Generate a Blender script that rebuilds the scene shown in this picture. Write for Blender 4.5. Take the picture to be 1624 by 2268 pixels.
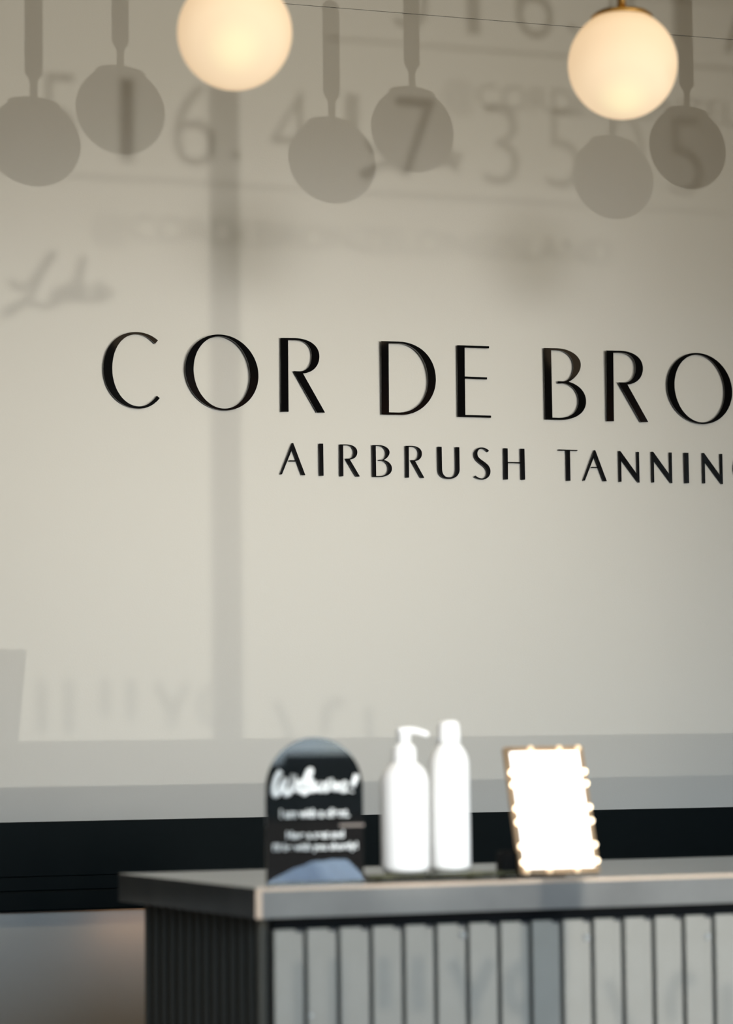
import bpy, bmesh, math, random
from mathutils import Vector, Matrix
random.seed(7)
for o in list(bpy.data.objects): bpy.data.objects.remove(o)
S = bpy.context.scene
COL = S.collection
PI = math.pi

# ------------------------------------------------------------------ camera
F_PX, YAW, PITCH, ROLL = 6087.6, 0.33529, 0.07846, -0.01037
FW = Vector((math.sin(YAW)*math.cos(PITCH), math.cos(YAW)*math.cos(PITCH), math.sin(PITCH)))
RT = Vector((math.cos(YAW), -math.sin(YAW), 0))
UP = RT.cross(FW)
CX = math.cos(ROLL)*RT + math.sin(ROLL)*UP
CY = -math.sin(ROLL)*RT + math.cos(ROLL)*UP
cam = bpy.data.cameras.new('camera'); cam_o = bpy.data.objects.new('camera', cam); COL.objects.link(cam_o)
M = Matrix.Identity(4)
for i in range(3):
    M[i][0], M[i][1], M[i][2] = CX[i], CY[i], -FW[i]
cam_o.matrix_world = M
cam.sensor_fit = 'VERTICAL'; cam.sensor_height = 36; cam.sensor_width = 36
cam.lens = F_PX*36/2268
cam.clip_start = 0.02; cam.clip_end = 200
cam.dof.use_dof = True; cam.dof.focus_distance = 5.5; cam.dof.aperture_fstop = 3.1; cam.dof.aperture_blades = 0
S.camera = cam_o

def on_wall(px, py, y=5.2):
    """point of the plane y seen at a pixel of the 1624x2268 photograph"""
    d = FW*F_PX + CX*(px-812) + CY*(1134-py)
    return d*(y/d.y)

# ------------------------------------------------------------------ colour management, world, lights
vs = S.view_settings
vs.view_transform = 'Standard'; vs.look = 'None'; vs.gamma = 1; vs.exposure = 0; vs.use_curve_mapping = False
S.cycles.use_denoising = True
S.cycles.max_bounces = 8; S.cycles.diffuse_bounces = 4; S.cycles.transparent_max_bounces = 12
S.cycles.sample_clamp_indirect = 4
S.cycles.caustics_reflective = False; S.cycles.caustics_refractive = False

w = bpy.data.worlds.new('sky'); S.world = w; w.use_nodes = True
nt = w.node_tree; nt.nodes.clear()
wo = nt.nodes.new('ShaderNodeOutputWorld'); bg = nt.nodes.new('ShaderNodeBackground')
tc = nt.nodes.new('ShaderNodeTexCoord'); sx = nt.nodes.new('ShaderNodeSeparateXYZ')
rp = nt.nodes.new('ShaderNodeValToRGB')
mr = nt.nodes.new('ShaderNodeMapRange'); mr.inputs[1].default_value = -1; mr.inputs[2].default_value = 1
nt.links.new(tc.outputs['Generated'], sx.inputs[0]); nt.links.new(sx.outputs[2], mr.inputs[0])
nt.links.new(mr.outputs[0], rp.inputs[0]); nt.links.new(rp.outputs[0], bg.inputs[0]); nt.links.new(bg.outputs[0], wo.inputs[0])
e = rp.color_ramp.elements
e[0].position = 0.0; e[0].color = (.03, .03, .028, 1)
e[1].position = 1.0; e[1].color = (.50, .70, 1.0, 1)
a = e.new(.496); a.color = (.012, .012, .012, 1)
b = e.new(.504); b.color = (.64, .83, 1.0, 1)
bg.inputs[1].default_value = 9.0

def light(kind, name, loc, aim, energy, color, **kw):
    L = bpy.data.lights.new(name, kind); L.energy = energy; L.color = color
    for k, v in kw.items(): setattr(L, k, v)
    o = bpy.data.objects.new(name, L); COL.objects.link(o); o.location = loc
    d = (Vector(aim)-Vector(loc)).normalized()
    o.rotation_euler = d.to_track_quat('-Z', 'Y').to_euler()
    return o

# two low beams thrown up into the room by the sun glinting off glass and cars across the street
GLINT = (1.0, .94, .82)
QD = 32.0
def source(shadow, lamp):
    """where the glint lies: the shadow of a hanging globe and the globe itself give the line back to it"""
    s_, l_ = Vector(shadow), Vector(lamp)
    d = (s_-l_)/(s_.y-l_.y)
    return s_-d*QD
P2 = (1.7265, 3.75, 1.0007)
QB = source((1.307, 5.2, 1.2188), P2); QA = source((1.133, 5.2, 1.145), P2)
light('SPOT', 'glint_low', QA, (1.0, 5.2, .45), 12500, GLINT, spot_size=math.radians(7.0), spot_blend=1.0, shadow_soft_size=.055)
light('SPOT', 'glint_high', QB, (1.7, 5.2, .75), 9800, GLINT, spot_size=math.radians(7.5), spot_blend=1.0, shadow_soft_size=.055)
# added wide soft spot that brightens the middle of the wall
sb = light('SPOT', 'wall_fill', (3.0, -7, 1.50), (1.55, 5.2, .55), 3400, (1, .965, .905), spot_size=math.radians(14), spot_blend=1.0, shadow_soft_size=.8)
# added narrow spot that whitens the bottles and the sign's writing
light('SPOT', 'bottle_fill', (.6, .1, 1.0), (1.30, 3.60, -.085), 440, (1, .97, .92), spot_size=math.radians(5.4), spot_blend=.35, shadow_soft_size=.02)
def streaks(o, scale, rot, lo, hi):
    """noise in the lamp strength puts streaks of light on the wall"""
    L = o.data; L.use_nodes = True; n = L.node_tree; em = n.nodes['Emission']
    t = n.nodes.new('ShaderNodeTexCoord'); mp = n.nodes.new('ShaderNodeMapping'); mp.inputs['Rotation'].default_value = (0, 0, rot)
    mp2 = n.nodes.new('ShaderNodeMapping'); mp2.inputs['Scale'].default_value = scale
    nz = n.nodes.new('ShaderNodeTexNoise'); nz.inputs['Scale'].default_value = 1; nz.inputs['Detail'].default_value = 1.5
    mr_ = n.nodes.new('ShaderNodeMapRange'); mr_.inputs[1].default_value = .35; mr_.inputs[2].default_value = .65
    mr_.inputs[3].default_value = lo; mr_.inputs[4].default_value = hi
    n.links.new(t.outputs['Normal'], mp.inputs[0]); n.links.new(mp.outputs[0], mp2.inputs[0]); n.links.new(mp2.outputs[0], nz.inputs['Vector'])
    n.links.new(nz.outputs['Fac'], mr_.inputs[0]); n.links.new(mr_.outputs[0], em.inputs['Strength'])
streaks(sb, (22, 5, 1), .6, .6, 1.4)
# portal that helps the sky light through the shop window
light('AREA', 'window_portal', (2.75, -.05, .1), (2.75, 5, .1), 1, (1, 1, 1), shape='RECTANGLE', size=5.1, size_y=1.95).data.cycles.is_portal = True
# added warm area lamp that tints the upper wall
light('AREA', 'warm_wall_wash', (1.9, 3.2, 1.72), (1.9, 5.2, -.3), 17, (1.0, .80, .50), shape='RECTANGLE', size=3.0, size_y=.5)
light('AREA', 'under_ledge_fill', (1.9, 5.14, -.352), (1.9, 5.22, -.50), .22, (1.0, .55, .28), shape='RECTANGLE', size=1.3, size_y=.02)  # added lamp for the warm glow on the wall below the ledge

# ------------------------------------------------------------------ helpers
def mat(name, color, rough=.5, metal=0, spec=.5, ior=1.5, emit=None, estr=0, bump=None, noise=None, coat=0):
    m = bpy.data.materials.new(name); m.use_nodes = True
    n = m.node_tree; p = n.nodes['Principled BSDF']
    p.inputs['Base Color'].default_value = (*color, 1)
    p.inputs['Roughness'].default_value = rough
    p.inputs['Metallic'].default_value = metal
    p.inputs['Specular IOR Level'].default_value = spec
    p.inputs['IOR'].default_value = ior
    p.inputs['Coat Weight'].default_value = coat
    if emit:
        p.inputs['Emission Color'].default_value = (*emit, 1); p.inputs['Emission Strength'].default_value = estr
    t = n.nodes.new('ShaderNodeTexCoord')
    if noise:   # (scale, amount, second colour)
        sc, lo, c2 = noise
        nz = n.nodes.new('ShaderNodeTexNoise'); nz.inputs['Scale'].default_value = sc; nz.inputs['Detail'].default_value = 5
        n.links.new(t.outputs['Object'], nz.inputs['Vector'])
        r = n.nodes.new('ShaderNodeValToRGB'); r.color_ramp.elements[0].position = lo; r.color_ramp.elements[1].position = 1-lo
        r.color_ramp.elements[0].color = (*color, 1); r.color_ramp.elements[1].color = (*c2, 1)
        n.links.new(nz.outputs['Fac'], r.inputs[0]); n.links.new(r.outputs[0], p.inputs['Base Color'])
    if bump:    # (scale, strength, distance)
        nz = n.nodes.new('ShaderNodeTexNoise'); nz.inputs['Scale'].default_value = bump[0]; nz.inputs['Detail'].default_value = 4
        bp = n.nodes.new('ShaderNodeBump'); bp.inputs['Strength'].default_value = bump[1]; bp.inputs['Distance'].default_value = bump[2]
        n.links.new(t.outputs['Object'], nz.inputs['Vector']); n.links.new(nz.outputs['Fac'], bp.inputs['Height'])
        n.links.new(bp.outputs[0], p.inputs['Normal'])
    return m

def link(name, me, m, parent=None, loc=(0, 0, 0), **props):
    o = bpy.data.objects.new(name, me); COL.objects.link(o); o.location = loc
    if m: me.materials.append(m)
    if parent: o.parent = parent
    for k, v in props.items(): o[k] = v
    return o
def empty(name, loc, label=None, category=None, group=None, rot=(0, 0, 0)):
    o = bpy.data.objects.new(name, None); COL.objects.link(o); o.location = loc; o.rotation_euler = rot
    o.empty_display_size = .05
    if label: o['label'] = label
    if category: o['category'] = category
    if group: o['group'] = group
    return o
def mesh_of(bm, smooth=False):
    bmesh.ops.recalc_face_normals(bm, faces=bm.faces)
    if smooth:
        for f in bm.faces: f.smooth = True
    me = bpy.data.meshes.new('shape'); bm.to_mesh(me); bm.free(); return me
def add_box(bm, x0, x1, y0, y1, z0, z1, bev=0, seg=2):
    r = bmesh.ops.create_cube(bm, size=1)
    for v in r['verts']:
        v.co = Vector((x0+(v.co.x+.5)*(x1-x0), y0+(v.co.y+.5)*(y1-y0), z0+(v.co.z+.5)*(z1-z0)))
    if bev:
        es = list({e for v in r['verts'] for e in v.link_edges})
        bmesh.ops.bevel(bm, geom=es, offset=bev, segments=seg, affect='EDGES', profile=.5)
def box(name, x0, x1, y0, y1, z0, z1, m, parent=None, bev=0, **props):
    bm = bmesh.new(); add_box(bm, x0, x1, y0, y1, z0, z1, bev); return link(name, mesh_of(bm), m, parent, **props)
def prism_mesh(pts, z0, z1, bev=0):
    """footprint polygon raised from z0 to z1"""
    bm = bmesh.new()
    vs_ = [bm.verts.new((x, y, z0)) for x, y in pts]
    f = bm.faces.new(vs_)
    r = bmesh.ops.extrude_face_region(bm, geom=[f])
    for v in r['geom']:
        if isinstance(v, bmesh.types.BMVert): v.co.z = z1
    if bev: bmesh.ops.bevel(bm, geom=list(bm.edges), offset=bev, segments=2, affect='EDGES', profile=.5)
    return mesh_of(bm)
def lathe_mesh(profile, seg=48, cap=True):
    bm = bmesh.new(); rings = []
    for r, z in profile:
        if r < 1e-6: rings.append([bm.verts.new((0, 0, z))])
        else: rings.append([bm.verts.new((r*math.cos(2*PI*k/seg), r*math.sin(2*PI*k/seg), z)) for k in range(seg)])
    for a, b in zip(rings, rings[1:]):
        for k in range(seg):
            k2 = (k+1) % seg
            if len(a) == 1 and len(b) == 1: continue
            if len(a) == 1: bm.faces.new((a[0], b[k], b[k2]))
            elif len(b) == 1: bm.faces.new((a[k], a[k2], b[0]))
            else: bm.faces.new((a[k], a[k2], b[k2], b[k]))
    if cap:
        for r in (rings[0], rings[-1]):
            if len(r) > 1: bm.faces.new(r)
    return mesh_of(bm, True)
def spline(pts, n=8):
    """Catmull-Rom through points"""
    P = [Vector(p) for p in pts]; out = []
    for i in range(len(P)-1):
        p0 = P[max(i-1, 0)]; p1 = P[i]; p2 = P[i+1]; p3 = P[min(i+2, len(P)-1)]
        for k in range(n):
            t = k/n
            out.append(.5*((2*p1)+(-p0+p2)*t+(2*p0-5*p1+4*p2-p3)*t*t+(-p0+3*p1-3*p2+p3)*t**3))
    out.append(P[-1]); return out
def tube_mesh(pts, radii, seg=10, flat=1.0):
    bm = bmesh.new(); rings = []
    P = [Vector(p) for p in pts]
    if not hasattr(radii, '__len__'): radii = [radii]*len(P)
    for i, p in enumerate(P):
        t = (P[min(i+1, len(P)-1)]-P[max(i-1, 0)]).normalized()
        s = t.cross(Vector((0, 1, 0)))
        if s.length < .1: s = t.cross(Vector((1, 0, 0)))
        s.normalize(); u = s.cross(t)
        rings.append([bm.verts.new(p+radii[i]*(s*math.cos(2*PI*k/seg)+u*flat*math.sin(2*PI*k/seg))) for k in range(seg)])
    for a, b in zip(rings, rings[1:]):
        for k in range(seg):
            bm.faces.new((a[k], a[(k+1) % seg], b[(k+1) % seg], b[k]))
    bm.faces.new(rings[0]); bm.faces.new(rings[-1])
    return mesh_of(bm, True)

# flat shapes with holes (letters): contours in the x,z plane, front at y=-depth, back at y=0
def shape_mesh(contours, depth, bevel=0):
    cu = bpy.data.curves.new('outline', 'CURVE'); cu.dimensions = '2D'; cu.fill_mode = 'BOTH'; cu.extrude = depth/2
    cu.bevel_depth = bevel; cu.bevel_resolution = 1
    for c in contours:
        sp = cu.splines.new('POLY'); sp.points.add(len(c)-1); sp.use_cyclic_u = True
        for p, q in zip(sp.points, c): p.co = (q[0], q[1], 0, 1)
    o = bpy.data.objects.new('outline', cu); COL.objects.link(o)
    dg = bpy.context.evaluated_depsgraph_get()
    me = bpy.data.meshes.new_from_object(o.evaluated_get(dg))
    bpy.data.objects.remove(o); bpy.data.curves.remove(cu)
    for v in me.vertices: v.co = Vector((v.co.x, -(v.co.z+depth/2), v.co.y))
    me.materials.clear()
    return me
def text_mesh(body, height, width=None, depth=.0004, x=0, z=0, align='LEFT', off=0):
    cu = bpy.data.curves.new('text', 'FONT'); cu.body = body; cu.size = 1; cu.extrude = 0; cu.offset = off
    o = bpy.data.objects.new('text', cu); COL.objects.link(o)
    dg = bpy.context.evaluated_depsgraph_get()
    me = bpy.data.meshes.new_from_object(o.evaluated_get(dg))
    bpy.data.objects.remove(o); bpy.data.curves.remove(cu)
    xs = [v.co.x for v in me.vertices]; ys = [v.co.y for v in me.vertices]
    sy = height/(max(ys)-min(ys)); sx_ = (width/(max(xs)-min(xs))) if width else sy
    ox = {'LEFT': min(xs), 'CENTER': (min(xs)+max(xs))/2}[align]
    for v in me.vertices:
        v.co = Vector((x+(v.co.x-ox)*sx_, 0, z+(v.co.y-min(ys))*sy))
    bm = bmesh.new(); bm.from_mesh(me)
    r = bmesh.ops.extrude_face_region(bm, geom=list(bm.faces))
    for v in r['geom']:
        if isinstance(v, bmesh.types.BMVert): v.co.y -= depth
    bm.to_mesh(me); bm.free(); me.materials.clear()
    return me
def bez(p0, p1, p2, p3, n=14):
    out = []
    for k in range(1, n+1):
        t = k/n; s = 1-t
        out.append(tuple(s**3*a+3*s*s*t*b+3*s*t*t*c+t**3*d for a, b, c, d in zip(p0, p1, p2, p3)))
    return out
def path(s, ox, oy, sc):
    """SVG-like outline (M, L, C) -> list of points on the wall plane (x, z)"""
    tok = s.replace(',', ' ').split(); pts = []; i = 0; cmd = None
    while i < len(tok):
        if tok[i] in 'MLC': cmd = tok[i]; i += 1; continue
        if cmd in 'ML': pts.append((float(tok[i]), float(tok[i+1]))); i += 2
        else:
            v = [float(t) for t in tok[i:i+6]]; i += 6
            pts += bez(pts[-1], v[0:2], v[2:4], v[4:6])
    out = []
    for x, y in pts:
        q = on_wall(ox+x/sc, oy+y/sc, 5.2-LD); out.append((q.x, q.z))
    return out
LD = .0065

# ------------------------------------------------------------------ materials
m_wall = mat('warm_white_paint', (.555, .553, .525), .75, spec=.25, bump=(260, .08, .002))
m_ceil = mat('ceiling_paint', (.55, .52, .45), .9)
m_room = mat('side_wall_paint', (.16, .15, .14), .9)
m_front = mat('dark_front_wall_paint', (.035, .035, .035), .9)
m_floor = mat('oak_floor', (.20, .13, .08), .5, noise=(3, .3, (.26, .17, .10)))
m_navy = mat('charcoal_trim_paint', (.003, .0055, .0065), .55, spec=.06, noise=(2.5, .3, (.0035, .007, .008)))
m_letter = mat('black_acrylic', (.003, .003, .0032), .05, spec=.38)
m_letter_small = mat('satin_black_acrylic', (.003, .003, .0033), .12, spec=.08)
m_brass = mat('aged_brass', (.40, .25, .07), .35, metal=1)
m_top = mat('greige_laminate', (.15, .15, .141), .13, noise=(9, .25, (.11, .11, .105)))
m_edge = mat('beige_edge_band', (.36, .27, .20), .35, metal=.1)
m_slat = mat('greige_slat_paint', (.25, .24, .21), .42, spec=.35, noise=(14, .3, (.28, .27, .24)))
m_slat_side = mat('shaded_slat_paint', (.105, .098, .08), .6, spec=.2)  # same slats, darkened to put the unlit end's shade into the colour
m_strip = mat('black_top_rail', (.004, .005, .006), .7, spec=.05)
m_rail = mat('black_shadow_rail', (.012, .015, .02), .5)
m_cap = mat('grey_screw_cap', (.42, .42, .41), .4)
m_white = mat('white_plastic', (.96, .96, .95), .3)
m_plaque = mat('black_gloss_acrylic', (.003, .0028, .0025), .0, ior=2.2)
m_print = mat('white_print', (.85, .88, .88), .6)
m_marble = mat('dark_green_marble', (.02, .022, .012), .08, noise=(30, .35, (.10, .10, .06)))
m_gold = mat('rose_gold_frame', (.50, .34, .20), .35, metal=.6)
m_bulb = mat('lit_bulb', (1, .9, .7), .3, emit=(1, .80, .55), estr=3.5)
m_panel = mat('mirror_reflection_glow', (1, 1, 1), .1, emit=(1, .97, .92), estr=2.2)  # bright reflection in the mirror put in as emission
m_black = mat('matte_black_plastic', (.004, .004, .004), .7, spec=.08)
m_frame = mat('dark_window_frame', (.02, .02, .022), .5)
m_vinyl = mat('window_vinyl', (.7, .7, .68), .7)
def thin(m, k):
    n = m.node_tree; t = n.nodes.new('ShaderNodeBsdfTransparent'); x = n.nodes.new('ShaderNodeMixShader'); x.inputs[0].default_value = k
    n.links.new(n.nodes['Principled BSDF'].outputs[0], x.inputs[1]); n.links.new(t.outputs[0], x.inputs[2]); n.links.new(x.outputs[0], n.nodes['Material Output'].inputs[0]); return m
thin(m_vinyl, .35)
m_frosted = thin(mat('frosted_vinyl', (.8, .8, .8), .7), .68)
m_brown = mat('brown_reflected_fabric', (.35, .16, .06), .9)
_n = m_brown.node_tree; _t = _n.nodes.new('ShaderNodeBsdfTranslucent'); _t.inputs[0].default_value = (.42, .19, .07, 1)
_m = _n.nodes.new('ShaderNodeMixShader'); _n.links.new(_n.nodes['Principled BSDF'].outputs[0], _m.inputs[1]); _n.links.new(_t.outputs[0], _m.inputs[2])
_n.links.new(_m.outputs[0], _n.nodes['Material Output'].inputs[0])

# ------------------------------------------------------------------ room
YW = 5.2; X0, X1, Z0, Z1 = -1.0, 5.6, -1.28, 1.78; YF = -.12
ZG = 1.4585
bm = bmesh.new()
add_box(bm, X0, X1, YW, YW+.02, Z0, ZG-.0023, 0)
add_box(bm, X0, X1, YW, YW+.02, ZG+.0023, Z1, 0)
add_box(bm, X0, X1, YW+.0045, YW+.10, Z0, Z1, 0)
link('wall_back', mesh_of(bm), m_wall, kind='structure', label='pale greige back wall with one thin horizontal joint')
box('wall_left', X0-.1, X0, YF-.1, YW+.1, Z0, Z1, m_room, kind='structure')
box('wall_right', X1, X1+.1, YF-.1, YW+.1, Z0, Z1, m_room, kind='structure')
box('floor', X0, X1, YF-.1, YW+.1, Z0-.1, Z0, m_floor, kind='structure')
box('ceiling', X0, X1, YF-.1, YW+.1, Z1, Z1+.1, m_ceil, kind='structure')
# front wall around the shop window
WX0, WX1, WZ0, WZ1 = .20, 5.3, -.832, 1.20
bm = bmesh.new()
add_box(bm, X0, WX0, YF-.08, YF, Z0, Z1); add_box(bm, WX1, X1, YF-.08, YF, Z0, Z1)
add_box(bm, WX0, WX1, YF-.08, YF, Z0, WZ0); add_box(bm, WX0, WX1, YF-.08, YF, WZ1, Z1)
link('wall_front', mesh_of(bm), m_front, kind='structure')
win = empty('window_1', (0, 0, 0)); win['kind'] = 'structure'
gl = bpy.data.materials.new('clear_glass'); gl.use_nodes = True
n = gl.node_tree; n.nodes.clear()
go = n.nodes.new('ShaderNodeOutputMaterial'); gm = n.nodes.new('ShaderNodeMixShader'); gm.inputs[0].default_value = .04
gt = n.nodes.new('ShaderNodeBsdfTransparent'); gg = n.nodes.new('ShaderNodeBsdfGlossy'); gg.inputs['Roughness'].default_value = .02
n.links.new(gt.outputs[0], gm.inputs[1]); n.links.new(gg.outputs[0], gm.inputs[2]); n.links.new(gm.outputs[0], go.inputs[0])
MX = 3.035
box('pane', WX0, MX-.024, YF-.045, YF-.041, WZ0, WZ1, gl, win)
box('pane', MX+.024, WX1, YF-.045, YF-.041, WZ0, WZ1, gl, win)
box('mullion', MX-.024, MX+.024, YF-.05, YF-.035, WZ0, WZ1, m_frame, win)
box('sill', WX0, WX1, YF-.03, YF+.06, WZ0-.02, WZ0-.001, m_frame, win)

# lettering cut from vinyl on the shop window; its shadow falls on the back wall
YV = YF-.038
TV = (YW-YV)/QD
def back(x, z):
    """point of the pane whose shadow the low glint throws to (x, z) on the wall"""
    return (x+(QA.x-x)*TV, z+(QA.z-z)*TV)
def vinyl(body, x, z0, z1, x1, off=0, name='lettering'):
    a, b = back(x, z0), back(x1, z1)
    return link(name, text_mesh(body, b[1]-a[1], b[0]-a[0], off=off), m_vinyl, win, loc=(a[0], YV, a[1]))
def stroke(pts, r, name='lettering'):
    q = [back(p[0], p[1]) for p in pts]
    return link(name, tube_mesh([(p[0], YV, p[1]) for p in q], r, seg=6, flat=.05), m_vinyl, win)
for ch, x, wd in (('5', 1.145, .075), ('1', 1.305, .03), ('6', 1.415, .085), ('.', 1.535, .018), ('4', 1.615, .085), ('1', 1.775, .03),
                  ('7', 1.885, .085), ('.', 2.005, .018), ('3', 2.075, .08), ('5', 2.215, .08), ('0', 2.355, .085), ('5', 2.495, .08)):
    z0, z1 = (1.115, 1.285) if ch != '.' else (1.135, 1.153)
    vinyl(ch, x, z0, z1, x+wd, off=-.012 if ch not in '1.' else 0)
stroke([(1.0, 1.083), (2.9, 1.083)], .0022)
vinyl('@CORDEBRONZELONGISLAND', 1.25, .945, 1.015, 2.36, off=-.01)
sc = [on_wall(x, y) for x, y in [(20, 620), (50, 640), (90, 600), (120, 560), (100, 580), (70, 650), (20, 695), (12, 690), (60, 670), (110, 680), (130, 640), (115, 660), (130, 670), (150, 630), (150, 665), (170, 620), (185, 570), (165, 665), (195, 630), (180, 650), (195, 668), (225, 640), (220, 630), (212, 650), (225, 665), (250, 640)]]
stroke([(p.x, p.z) for p in spline(sc, 5)], .006)

# big vinyl letters low on the pane, seen only as dim shadows on the counter front
def low(pts, r=.009):
    q = []
    for px, py in pts:
        p = on_wall(px, py, 3.531); t = (3.531-YV)/(3.531-QA.y); q.append((p.x+(QA.x-p.x)*t, YV, p.z+(QA.z-p.z)*t))
    link('lettering', tube_mesh(q, r, seg=6, flat=.04), m_frosted, win)
low([(665, 2130), (668, 2290)]); low([(745, 2125), (748, 2290)]); low([(850, 2120), (853, 2235)]); low([(925, 2118), (928, 2240)])
low([(1000, 2125), (1045, 2215), (1048, 2260)]); low([(1090, 2125), (1048, 2215)])
low(spline([(1175, 2150), (1150, 2142), (1132, 2170), (1130, 2200), (1140, 2228), (1165, 2238)], 5))
low([(1345, 2170), (1395, 2290)]); low(spline([(1540, 2178), (1510, 2165), (1488, 2200), (1490, 2260)], 5)); low([(1610, 2180), (1614, 2290)])
# unseen warm brown blind, added for the brown reflection in the letters
bl = empty('reflected_blind', (3.9, YF+.03, WZ1), 'added brown fabric blind, there only as a reflection in the letters', 'blind')
box('fabric', -1.05, 1.05, -.0008, 0, -.26, .0, m_brown, bl)
bl_tube = link('roller', tube_mesh([(-1.06, 0, .015), (1.06, 0, .015)], .018, seg=16), m_brown, bl)

# charcoal ledge moulding that runs along the wall
TR = empty('trim_1', (X0, YW, 0)); TR['kind'] = 'structure'
L_ = X1-X0
box('board', 0, L_, -.030, 0, -.2745, -.172, m_navy, TR, bev=.0015)
box('board', 0, L_, -.0285, 0, -.3010, -.2748, m_navy, TR, bev=.0015)
box('board', 0, L_, -.033, 0, -.3400, -.3010, m_navy, TR, bev=.004)

# ------------------------------------------------------------------ sign letters on the wall
GL = {}
Z1_ = (210, 710, 4.06); Z2_ = (600, 730, 4.06); Z3_ = (990, 740, 4.776); Z5_ = (600, 960, 5.413); Z6_ = (880, 960, 5.413); Z7_ = (1220, 970, 7.382)
GL['C'] = [path('M 567 177 C 510 125 440 101 365 101 C 190 101 77 240 77 430 C 77 640 230 790 395 790 C 480 790 540 750 585 695 L 557 675 C 515 735 460 770 400 770 C 270 770 157 620 157 430 C 157 240 250 121 372 121 C 440 121 490 155 541 207', *Z1_)]
def ell(T, R, B, L, o):
    cx, cy = (T[0]+B[0]+L[0]+R[0])/4, (T[1]+B[1]+L[1]+R[1])/4
    h = ((R[0]-L[0])/2, (R[1]-L[1])/2); v = ((B[0]-T[0])/2, (B[1]-T[1])/2); out = []
    for k in range(72):
        c, s = math.cos(2*PI*k/72), math.sin(2*PI*k/72)
        q = on_wall(o[0]+(cx+c*h[0]+s*v[0])/o[2], o[1]+(cy+c*h[1]+s*v[1])/o[2], 5.2-LD); out.append((q.x, q.z))
    return out
GL['O'] = [ell((1128, 127), (1470, 486), (1154, 807), (812, 446), Z1_), ell((1130, 144), (1395, 487), (1152, 791), (887, 446), Z1_)]
GL['R'] = [path('M 90 78 L 215 80 C 350 84 434 150 434 245 C 434 330 380 390 288 397 L 484 748 L 412 748 L 203 376 L 262 378 C 330 376 366 320 366 240 C 366 160 320 102 225 99 L 155 98 L 160 741 L 93 741', *Z2_)]
GL['D'] = [path('M 992 112 L 1140 116 C 1340 120 1482 260 1482 460 C 1482 640 1340 770 1180 769 L 999 765', *Z2_),
           path('M 1058 132 L 1150 133 C 1310 138 1413 290 1413 470 C 1413 620 1320 745 1160 748 L 1066 746', *Z2_)]
GL['E'] = [path('M 112 117 L 442 127 L 442 149 L 189 142 L 191 448 L 421 457 L 421 478 L 192 469 L 197 855 L 463 862 L 463 884 L 120 874', *Z3_)]
GL['B'] = [path('M 1032 153 L 1160 155 C 1310 158 1415 240 1415 330 C 1415 410 1350 475 1290 508 C 1390 535 1470 610 1470 715 C 1470 850 1340 912 1190 908 L 1046 903', *Z3_),
           path('M 1107 176 L 1165 177 C 1270 180 1338 250 1338 345 C 1338 430 1300 500 1235 503 L 1177 502 L 1177 525 L 1230 525 C 1320 530 1392 610 1392 710 C 1392 820 1320 887 1190 887 L 1121 884', *Z3_)]
GL['A'] = [path('M 254 114 L 266 114 L 412 501 L 370 500 L 309 335 L 221 335 L 221 322 L 304 323 L 254 188 L 130 492 L 110 491', *Z5_)]
GL['I'] = [path('M 582 121 L 627 122 L 632 508 L 588 507', *Z5_)]
GL['U'] = [path('M 490 160 L 535 162 L 540 420 C 540 490 570 527 625 527 C 680 527 705 490 704 420 L 700 165 L 744 167 L 748 430 C 748 500 700 546 620 546 C 540 546 497 500 496 430', *Z6_)]
GL['S'] = [path('M 1100 208 L 1082 223 C 1065 200 1045 184 1010 184 C 978 184 958 212 960 245 C 962 290 1000 310 1050 345 C 1095 380 1118 410 1118 455 C 1118 515 1070 553 1020 553 C 985 553 950 540 922 519 L 938 505 C 965 530 990 538 1015 538 C 1050 538 1078 510 1076 465 C 1074 420 1040 395 995 362 C 950 330 922 290 922 250 C 922 200 960 168 1010 168 C 1045 168 1080 185 1100 208', *Z6_)]
GL['H'] = [path('M 1281 178 L 1325 180 L 1327 342 L 1482 346 L 1479 183 L 1523 185 L 1532 555 L 1489 555 L 1485 359 L 1328 355 L 1329 552 L 1285 552', *Z6_)]
GL['T'] = [path('M 133 189 L 442 198 L 442 213 L 320 209 L 328 700 L 270 700 L 262 207 L 133 205', *Z7_)]
GL['N'] = [path('M 1122 215 L 1145 217 L 1419 608 L 1410 228 L 1440 230 L 1450 731 L 1435 730 L 1157 345 L 1163 718 L 1132 718', *Z7_)]
GL['G'] = GL['C']
def bbox(cs):
    xs = [p[0] for c in cs for p in c]; zs = [p[1] for c in cs for p in c]
    return min(xs), max(xs), min(zs), max(zs)
def letter(ch, xl, xr, yt, yb, label, group, tilt=0):
    """one raised letter; (xl, yt)-(xr, yb) are where its outline ends on the photograph"""
    xm = (xl+xr)/2
    P = 5.2-LD
    x0 = on_wall(xl, (yt+yb)/2, P).x; x1 = on_wall(xr, (yt+yb)/2, P).x
    a, b, c, d = bbox(GL[ch])
    sz = on_wall(xm, yt, P).z-on_wall(xm, yb, P).z
    s = sz/(d-c); z0 = on_wall(xm, yb, P).z
    cs = [[((p[0]-a)/(b-a)*(x1-x0), (p[1]-c)*s) for p in k] for k in GL[ch]]
    if ch == 'G':
        w_ = x1-x0; h_ = sz
        cs = [cs[0][:43] + [(w_*.98, h_*.13), (w_*.98, h_*.47), (w_*.90, h_*.47), (w_*.90, h_*.12)] + cs[0][46:]]
    o = link('wall_letter', shape_mesh(cs, LD), m_letter if group == gb else m_letter_small, loc=(x0, YW-.0004, z0), label=label, category='letter', group=group)
    o.rotation_euler.x = tilt
    return o
gb = 'large black letters of the sign'
letter('C', 229, 354, 735, 904.6, 'large black raised letter C that begins the upper line', gb)
letter('O', 410, 572, 741.3, 908.6, 'large black letter O between the C and the first R, upper line', gb, .020)
letter('R', 622, 719.2, 749.5, 913.3, 'large black letter R ending the first word COR', gb)
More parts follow.
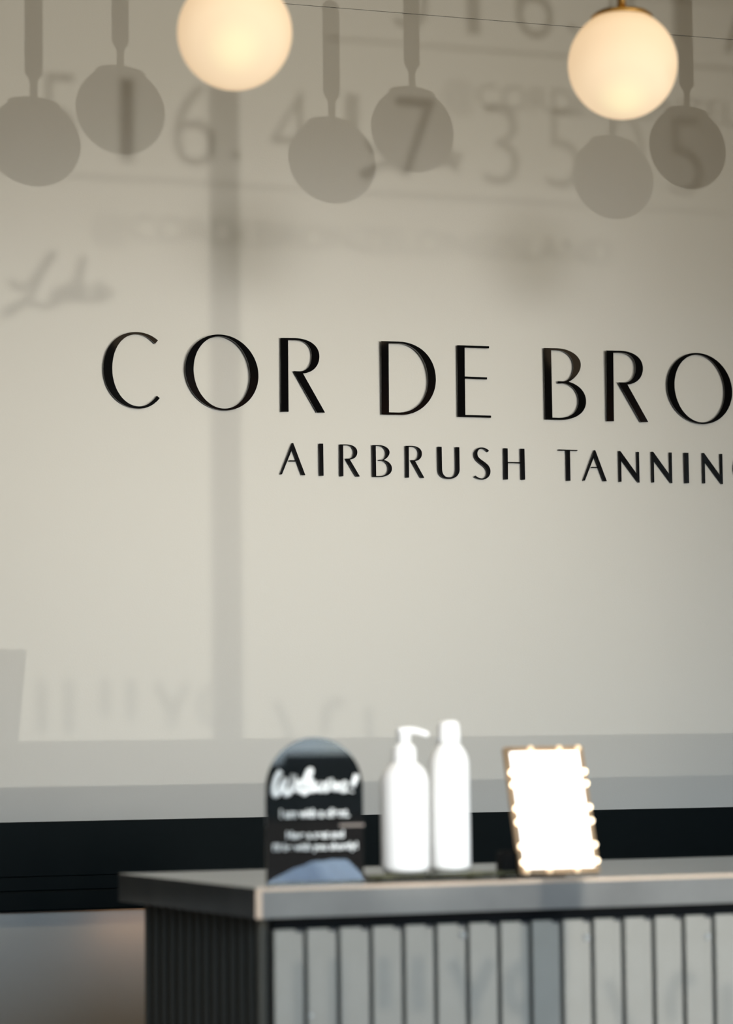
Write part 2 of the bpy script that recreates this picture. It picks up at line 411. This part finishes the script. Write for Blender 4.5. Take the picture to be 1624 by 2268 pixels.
letter('D', 844.3, 965, 757.6, 919.5, 'large black letter D beginning the short middle word', gb, .020)
letter('E', 1013.5, 1086.9, 765.5, 924, 'large black letter E with three thin arms ending the word DE', gb)
letter('B', 1206.1, 1297.8, 772, 930.3, 'large black letter B right of the word DE', gb)
letter('R', 1343, 1434.8, 777.6, 934.2, 'large black letter R between the B and the cut-off O', gb, .020)
letter('O', 1478.2, 1621.8, 782, 939, 'large black letter O at the right edge of the photo', gb)
gs = 'small black letters of the lower sign line'
letter('A', 620.7, 676.1, 981, 1051.7, 'small black letter A that begins the lower line', gs)
letter('I', 707.5, 716.6, 982.5, 1053.7, 'small black letter I in the first lower word, after the A', gs)
letter('R', 753, 796.9, 984.4, 1055.1, 'small black letter R right before the small B', gs)
letter('B', 825.4, 868.2, 985.9, 1056.5, 'small black letter B of the lower line', gs)
letter('R', 899, 939.7, 987.6, 1058.3, 'small black letter R between the small B and the U', gs)
letter('U', 970.5, 1018.2, 989.8, 1060.7, 'small black letter U of the lower line', gs)
letter('S', 1050.3, 1086.5, 991, 1062.2, 'small black letter S of the lower line', gs)
letter('H', 1116.7, 1163, 993.2, 1062.3, 'small black letter H ending the first lower word', gs)
letter('T', 1238, 1279.9, 996, 1064.8, 'small black letter T that begins the second lower word', gs)
letter('A', 1291.9, 1343.9, 996.8, 1065.3, 'small black letter A just right of the T', gs)
letter('N', 1372, 1416.4, 999.4, 1068.3, 'small black letter N next to the second lower A', gs)
letter('N', 1444.5, 1488.9, 1000.8, 1069.7, 'small black letter N left of the last small I', gs)
letter('I', 1517, 1526.2, 1002.9, 1070, 'small black letter I between the last two small Ns', gs)
letter('N', 1557.5, 1601, 1003.8, 1071.7, 'small black letter N right of the last small I', gs)
letter('G', 1626, 1678, 1003.5, 1073.5, 'small black letter cut off by the right photo edge', gs)

# ------------------------------------------------------------------ pendants over the counter
def globe_mat(hot):
    m = bpy.data.materials.new('opal_glass_lit'); m.use_nodes = True
    n = m.node_tree; p = n.nodes['Principled BSDF']
    p.inputs['Base Color'].default_value = (.25, .22, .18, 1); p.inputs['Roughness'].default_value = .8; p.inputs['Specular IOR Level'].default_value = .1
    t = n.nodes.new('ShaderNodeTexCoord')
    d = n.nodes.new('ShaderNodeVectorMath'); d.operation = 'DISTANCE'; d.inputs[1].default_value = hot
    n.links.new(t.outputs['Object'], d.inputs[0])
    r = n.nodes.new('ShaderNodeValToRGB'); r.color_ramp.interpolation = 'EASE'
    k = r.color_ramp.elements
    k[0].position = 0.0; k[0].color = (1.0, .87, .52, 1)
    k[1].position = 1.0; k[1].color = (.62, .38, .17, 1)
    q = k.new(.32); q.color = (.93, .70, .45, 1)
    q = k.new(.65); q.color = (.83, .60, .37, 1)
    mm = n.nodes.new('ShaderNodeMapRange'); mm.inputs[2].default_value = .17
    n.links.new(d.outputs['Value'], mm.inputs[0]); n.links.new(mm.outputs[0], r.inputs[0])
    n.links.new(r.outputs[0], p.inputs['Emission Color']); p.inputs['Emission Strength'].default_value = .93
    return m
GR = .0830
def pendant(x, z, label, hot):
    e_ = empty('pendant_lamp', (x, 3.75, z), label, 'pendant lamp', 'glowing globe pendants')
    link('globe', lathe_mesh([(GR*math.sin(PI*k/32), -GR*math.cos(PI*k/32)) for k in range(33)], 64, False), globe_mat(hot), e_)
    link('cap', lathe_mesh([(0, .0795), (.046, .0715), (.047, .0735), (.040, .0795), (.020, .084), (.008, .086), (0, .086)], 48, False), m_brass, e_)
    link('rod', lathe_mesh([(0, .084), (.0068, .084), (.0068, .125), (0, .125)], 24, False), m_brass, e_)
    link('sleeve', lathe_mesh([(0, .118), (.008, .118), (.016, .130), (.016, .305), (.009, .314), (0, .314)], 32, False), m_brass, e_)
    link('cord', lathe_mesh([(0, .31), (.0022, .31), (.0022, Z1-z), (0, Z1-z)], 10, False), m_black, e_)
    link('canopy', lathe_mesh([(0, Z1-z-.025), (.05, Z1-z-.025), (.055, Z1-z-.02), (.055, Z1-z), (0, Z1-z)], 32, False), m_brass, e_)
    return e_
p1 = on_wall(520, 72.5, 3.75); p2 = on_wall(1379.5, 143, 3.75)
pendant(p1.x, p1.z, 'glowing cream globe pendant whose top is cut off, above the sign word COR', (-.018, -.066, -.040))
pendant(p2.x, p2.z, 'glowing cream globe pendant on a brass rod at the upper right', (-.020, -.048, -.066))
pendant(2.312, 1.0, 'third glowing globe pendant beyond the right photo edge', (.0, -.05, -.06))
pendant(2.905, 1.0, 'fourth glowing globe pendant, farthest beyond the right photo edge', (.0, -.05, -.06))

# ------------------------------------------------------------------ reception counter
HT = -.209; SB = -.2492; XR = 3.7
ctr = empty('reception_counter', (1.06, 3.5, Z0), 'long greige reception counter with vertical slat cladding', 'counter')
inv = -Vector((1.06, 3.5, Z0))
def cpart(name, me, m, parent=None, **k):
    me.transform(Matrix.Translation(inv)); return link(name, me, m, parent or ctr, **k)
FL = (1.0600, 3.5); BL = (.9885, 3.962)
cpart('countertop', prism_mesh([FL, (XR, 3.5), (XR, 3.962), BL], SB, HT, .0012), m_top)
def bxm(x0, x1, y0, y1, z0, z1, bev=0):
    bm = bmesh.new(); add_box(bm, x0, x1, y0, y1, z0, z1, bev); return mesh_of(bm)
cpart('front_edging', bxm(FL[0]+.001, XR, 3.4990, 3.5015, SB, HT-.004), mat('satin_greige_edging', (.20, .20, .19), .5, spec=.3, noise=(7, .3, (.13, .13, .126))))
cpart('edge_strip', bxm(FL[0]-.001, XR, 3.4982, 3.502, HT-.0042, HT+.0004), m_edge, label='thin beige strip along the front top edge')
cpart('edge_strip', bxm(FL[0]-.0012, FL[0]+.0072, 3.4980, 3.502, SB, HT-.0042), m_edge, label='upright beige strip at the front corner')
# carcass behind the slats
B0 = (1.0960, 3.542); B1 = (1.0331, 3.94)
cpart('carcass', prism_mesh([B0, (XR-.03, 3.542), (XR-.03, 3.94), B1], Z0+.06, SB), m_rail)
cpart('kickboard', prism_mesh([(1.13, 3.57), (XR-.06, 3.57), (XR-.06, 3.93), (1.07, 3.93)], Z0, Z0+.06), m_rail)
cpart('top_rail', bxm(1.0945, XR-.03, 3.537, 3.5425, -.2680, SB), m_strip)
# front slats: a flat face, a lower rebate to its right, a dark gap
ZS = -.2672; ZB = Z0+.065
def slat_mesh(wf, wr, h):
    bm = bmesh.new(); add_box(bm, 0, wf, 0, .011, 0, h, .0007, 1); add_box(bm, wf, wf+wr, .003, .011, 0, h-.0048)
    return mesh_of(bm)
sm = slat_mesh(.0303, .0112, ZS-ZB)
P0 = 1.0938; PITCH_ = .0465
first = None
k = 0
while P0+k*PITCH_+.045 < XR-.03:
    if first is None:
        sm.materials.append(m_slat); first = bpy.data.objects.new('slat', sm); COL.objects.link(first); first.parent = ctr; s_ = first
    else:
        s_ = first.copy(); COL.objects.link(s_)
    s_.location = Vector((P0+k*PITCH_, 3.531, ZB))+inv
    k += 1
# side slats on the short left end
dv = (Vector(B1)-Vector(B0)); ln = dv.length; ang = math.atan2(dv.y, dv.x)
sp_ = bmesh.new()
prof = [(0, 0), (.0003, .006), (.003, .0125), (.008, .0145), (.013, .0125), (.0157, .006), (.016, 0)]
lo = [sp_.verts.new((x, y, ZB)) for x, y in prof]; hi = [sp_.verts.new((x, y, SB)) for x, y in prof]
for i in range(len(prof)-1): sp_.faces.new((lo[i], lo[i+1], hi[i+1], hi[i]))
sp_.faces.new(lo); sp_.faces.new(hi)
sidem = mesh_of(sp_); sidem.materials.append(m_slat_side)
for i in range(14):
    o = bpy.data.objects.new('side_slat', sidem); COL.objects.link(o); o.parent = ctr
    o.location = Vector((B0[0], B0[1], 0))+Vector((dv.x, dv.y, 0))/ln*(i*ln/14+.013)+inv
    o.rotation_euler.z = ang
# screw caps
cap = lathe_mesh([(0, 0), (.0048, 0), (.0044, .0018), (.0028, .003), (0, .0034)], 16, False)
cap.materials.append(m_cap)
for x, z in ((1.3645, -.2833), (1.5481, -.2933), (1.7335, -.2979), (1.1416+.003, -.382)):
    o = bpy.data.objects.new('screw_cap', cap); COL.objects.link(o); o.parent = ctr
    o.location = Vector((x, 3.534, z))+inv; o.rotation_euler.x = PI/2

# ------------------------------------------------------------------ arched welcome sign
pl = empty('welcome_sign', (1.1607, 3.558, HT), 'glossy black arched tabletop sign with white writing', 'sign')
pw, ph = .0688, .197
arch = [(-pw, 0), (pw, 0)] + [(pw*math.cos(PI*k/40), ph-pw+pw*math.sin(PI*k/40)) for k in range(41)]
link('panel', shape_mesh(arch and [arch], .0045), m_plaque, pl, loc=(0, .002, 0))
bm = bmesh.new(); add_box(bm, -.02, .02, .002, .006, 0, .09); add_box(bm, -.02, .02, .006, .05, 0, .003)
link('support', mesh_of(bm), m_plaque, pl)
def sgn(px, py):
    q = on_wall(px, py, 3.5555); return (q.x-1.1607, -.0029, q.z-HT)
wk = [(622, 1708), (612, 1722), (606, 1745), (608, 1760), (616, 1757), (626, 1735), (633, 1727), (628, 1745), (633, 1759), (643, 1752), (650, 1730), (651, 1716), (649, 1740), (655, 1746), (664, 1738), (666, 1732), (658, 1737), (657, 1748), (665, 1750), (676, 1738), (688, 1712), (688, 1706), (682, 1712), (672, 1740), (672, 1756), (680, 1752), (694, 1734), (688, 1734), (686, 1746), (693, 1750), (706, 1742), (712, 1737), (706, 1742), (708, 1750), (718, 1745), (722, 1737), (716, 1743), (720, 1750), (728, 1744), (732, 1726), (731, 1748), (737, 1737), (742, 1748), (747, 1737), (752, 1748), (760, 1742), (766, 1735), (760, 1738), (758, 1750), (768, 1748)]
link('script_word', tube_mesh([sgn(*p[:2]) for p in spline([(a, b, 0) for a, b in wk], 4)], .0040, seg=6, flat=.25), m_print, pl, label='white script word Welcome')
link('script_mark', tube_mesh([sgn(790, 1716), sgn(786, 1728), sgn(780, 1742)], .0040, seg=8, flat=.25), m_print, pl)
link('script_mark', tube_mesh([sgn(778, 1751), sgn(777, 1754)], .0040, seg=8, flat=.25), m_print, pl)
def sline(body, xl, xr, yb, yt, off=.03):
    a = sgn((xl+xr)/2, yb); b = sgn((xl+xr)/2, yt); wd = sgn(xr, yb)[0]-sgn(xl, yb)[0]
    me = text_mesh(body, b[2]-a[2], wd, .0004, align='CENTER', off=off)
    return link('text_line', me, m_print, pl, loc=(a[0], -.0026, a[2]))
sline('I am with a client.', 621, 774, 1811, 1791)
sline('Have a seat and', 635, 762, 1857, 1840)
sline("I'll be with you shortly!", 605, 792, 1888, 1866)
a = sgn(752, 1831); b = sgn(806, 1824)
box('reflection_strip', a[0], pw+.0008, -.0034, -.0026, a[2], b[2], mat('beige_reflection', (.16, .13, .11), .5), pl, label='short beige reflection at the right edge, built as a strip')  # beige reflection on the gloss, built as a thin raised strip

# ------------------------------------------------------------------ marble tray and bottles
TZ = -.2000
tr = empty('marble_tray', (1.36, 3.66, HT), 'dark green veined marble tray under the two bottles', 'tray')
bm = bmesh.new(); add_box(bm, -.116, .108, -.085, .075, .003, TZ-HT, .003, 2)
link('slab', mesh_of(bm), m_marble, tr)
for sx_ in (-.095, .087):
    for sy_ in (-.065, .055):
        link('foot', lathe_mesh([(0, 0), (.006, 0), (.006, .0035), (0, .0035)], 16, False), m_black, tr, loc=(sx_, sy_, 0))

U = .000630
bt = empty('pump_bottle', (1.3120, 3.617, TZ), 'white pump dispenser bottle on the tray', 'bottle')
r1 = 54*U
body = [(0, 0), (r1-14*U, 0), (r1-7*U, 3*U), (r1-2*U, 8*U), (r1, 16*U), (r1, 198*U), (r1-2*U, 210*U), (r1-7*U, 222*U), (r1-14*U, 231*U), (r1-20*U, 237*U), (27*U, 241*U), (26*U, 242*U), (0, 242*U)]
link('body', lathe_mesh(body, 48, False), m_white, bt)
link('collar', lathe_mesh([(0, 240*U), (26.5*U, 240*U), (27*U, 241*U), (27*U, 268*U), (25*U, 274*U), (20*U, 280*U), (16*U, 283*U), (0, 283*U)], 40, False), m_white, bt)
bm = bmesh.new()
link('pump_head', lathe_mesh([(0, 282*U), (15.5*U, 282*U), (15.5*U, 308*U), (18*U, 312*U), (18*U, 316*U), (14*U, 318*U), (0, 318.5*U)], 40, False), m_white, bt)
link('spout', tube_mesh(spline([(-.008, -.004, .1955), (.006, -.006, .1965), (.019, -.008, .1945), (.0325, -.010, .1895)], 5), [.0050]*8+[.0048, .0046, .0044, .0043, .0042, .0041, .004, .0035], seg=14), m_white, bt)

b2 = empty('slim_bottle', (1.3925, 3.652, TZ), 'taller slim white bottle with rounded cap, right of the pump bottle', 'bottle')
U2 = .000635; r2 = 46.5*U2
body = [(0, 0), (r2-10*U2, 0), (r2-4*U2, 2*U2), (r2-1*U2, 6*U2), (r2, 12*U2), (r2-1*U2, 235*U2), (r2-3*U2, 246*U2), (r2-7*U2, 257*U2), (r2-12*U2, 266*U2), (r2-18*U2, 274*U2), (26*U2, 278*U2), (0, 278*U2)]
link('body', lathe_mesh(body, 48, False), m_white, b2)
link('cap', lathe_mesh([(0, 277*U2), (26.5*U2, 277*U2), (26*U2, 295*U2), (24.5*U2, 318*U2), (22*U2, 326*U2), (17*U2, 330*U2), (0, 331*U2)], 40, False), m_white, b2)

# ------------------------------------------------------------------ tilted vanity mirror with bulbs
mi = empty('vanity_mirror', (1.5226, 3.566, HT+.003), 'tilted vanity mirror with small lit bulbs around a rose-gold frame', 'mirror', rot=(-.303, 0, 0))
mw, mh, fr = .0603, .1845, .0078
bm = bmesh.new()
add_box(bm, -mw, -mw+fr, -.006, .006, 0, mh, .0015); add_box(bm, mw-fr, mw, -.006, .006, 0, mh, .0015)
add_box(bm, -mw+fr, mw-fr, -.006, .006, 0, fr, .0015); add_box(bm, -mw+fr, mw-fr, -.006, .006, mh-fr, mh, .0015)
link('frame', mesh_of(bm), m_gold, mi)
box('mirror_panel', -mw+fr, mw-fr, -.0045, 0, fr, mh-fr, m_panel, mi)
box('back_panel', -mw+fr, mw-fr, 0.0005, .005, fr, mh-fr, m_black, mi)
bulb = lathe_mesh([(.0042*math.sin(PI*k/10), -.0042*math.cos(PI*k/10)) for k in range(11)], 14, False); bulb.materials.append(m_bulb)
pos = [(-.022, mh-.004), (.022, mh-.004), (.051, mh-.004), (-.052, .003), (-.018, .003), (.024, .003)]
for v_ in (.138, .121, .088, .069, .036, .014): pos += [(-mw+.0045, v_*mh/.176+.001), (mw-.0045, v_*mh/.176+.001)]
m_bulb_dim = mat('dimmer_lit_bulb', (1, .85, .6), .3, emit=(1, .66, .36), estr=.75)
dim = bulb.copy(); dim.materials.clear(); dim.materials.append(m_bulb_dim)
for k, (x, z) in enumerate(pos):
    o = bpy.data.objects.new('bulb', dim if k < 6 else bulb); COL.objects.link(o); o.parent = mi; o.location = (x, -.0085, z)
# black easel leg and foot behind it
bm = bmesh.new(); add_box(bm, -.012, .012, .0065, .0105, .02, .15)
link('stand_leg', mesh_of(bm), m_black, mi)
bm = bmesh.new(); add_box(bm, -.083, .02, .006, .030, -.001, .034, .004)
ft = link('stand_foot', mesh_of(bm), m_black, mi, loc=(0, .004, 0)); ft.rotation_euler.x = .303

# ------------------------------------------------------------------ outside, seen only in reflections
fac = empty('outside_building', (16, -31, Z0), 'pale building across the street, seen only as a reflection', 'building')
box('facade', -16, 16, -1, 0, 0, 7, mat('cream_stucco', (.85, .72, .52), .9, noise=(.5, .3, (.66, .64, .60))), fac)
for x in range(-13, 15, 4): box('window', x-.7, x+.7, -.1, .03, 2.2, 3.9, m_black, fac)
hd = empty('outside_added_hedge', (16, -30, Z0), 'added dark hedge in front of the building, there only for the reflection', 'hedge')
bm = bmesh.new(); add_box(bm, -15, -4.2, -.6, 0, 0, .80, .05); add_box(bm, -4.2, 14, -.6, 0, 0, .93, .05)  # added to darken the building's foot in the sign's reflection
link('hedge_body', mesh_of(bm), mat('dark_hedge', (.006, .008, .005), .9, bump=(20, 1, .05)), hd)
car = empty('outside_car', (1.125, -2.592, Z0), 'low blue-grey car with dark cabin parked outside the window', 'car', rot=(0, 0, math.radians(16)))
def side(pts, y0, y1, bev):
    bm = bmesh.new(); f = bm.faces.new([bm.verts.new((x, y0, z)) for x, z in pts])
    r = bmesh.ops.extrude_face_region(bm, geom=[f])
    for v in r['geom']:
        if isinstance(v, bmesh.types.BMVert): v.co.y = y1
    bmesh.ops.bevel(bm, geom=list(bm.edges), offset=bev, segments=2, affect='EDGES'); return mesh_of(bm)
m_car = mat('blue_grey_car_paint', (.24, .28, .35), .3, coat=.3)
link('body', side([(-2.1, .2), (2.1, .2), (2.12, .5), (2.12, .787), (2.0, .79), (1.92, .772), (1.80, .712), (1.68, .64), (1.5, .58), (1.2, .58), (-1.2, .66), (-2.05, .70), (-2.15, .45)], -.8, .84, .03), m_car, car)
link('cabin', side([(-1.3, .72), (1.5, .56), (1.4, .72), (1.0, 1.12), (.9, 1.14), (.2, 1.14), (-.6, 1.06)], -.70, .76, .015), m_black, car)
wh = lathe_mesh([(0, 0), (.31, 0), (.32, .03), (.32, .17), (.31, .2), (0, .2)], 32, False); wh.materials.append(m_black)
for x in (-1.35, 1.35):
    for y in (-.82, .66):
        o = bpy.data.objects.new('wheel', wh); COL.objects.link(o); o.parent = car; o.location = (x, y+.2, .32); o.rotation_euler.x = PI/2
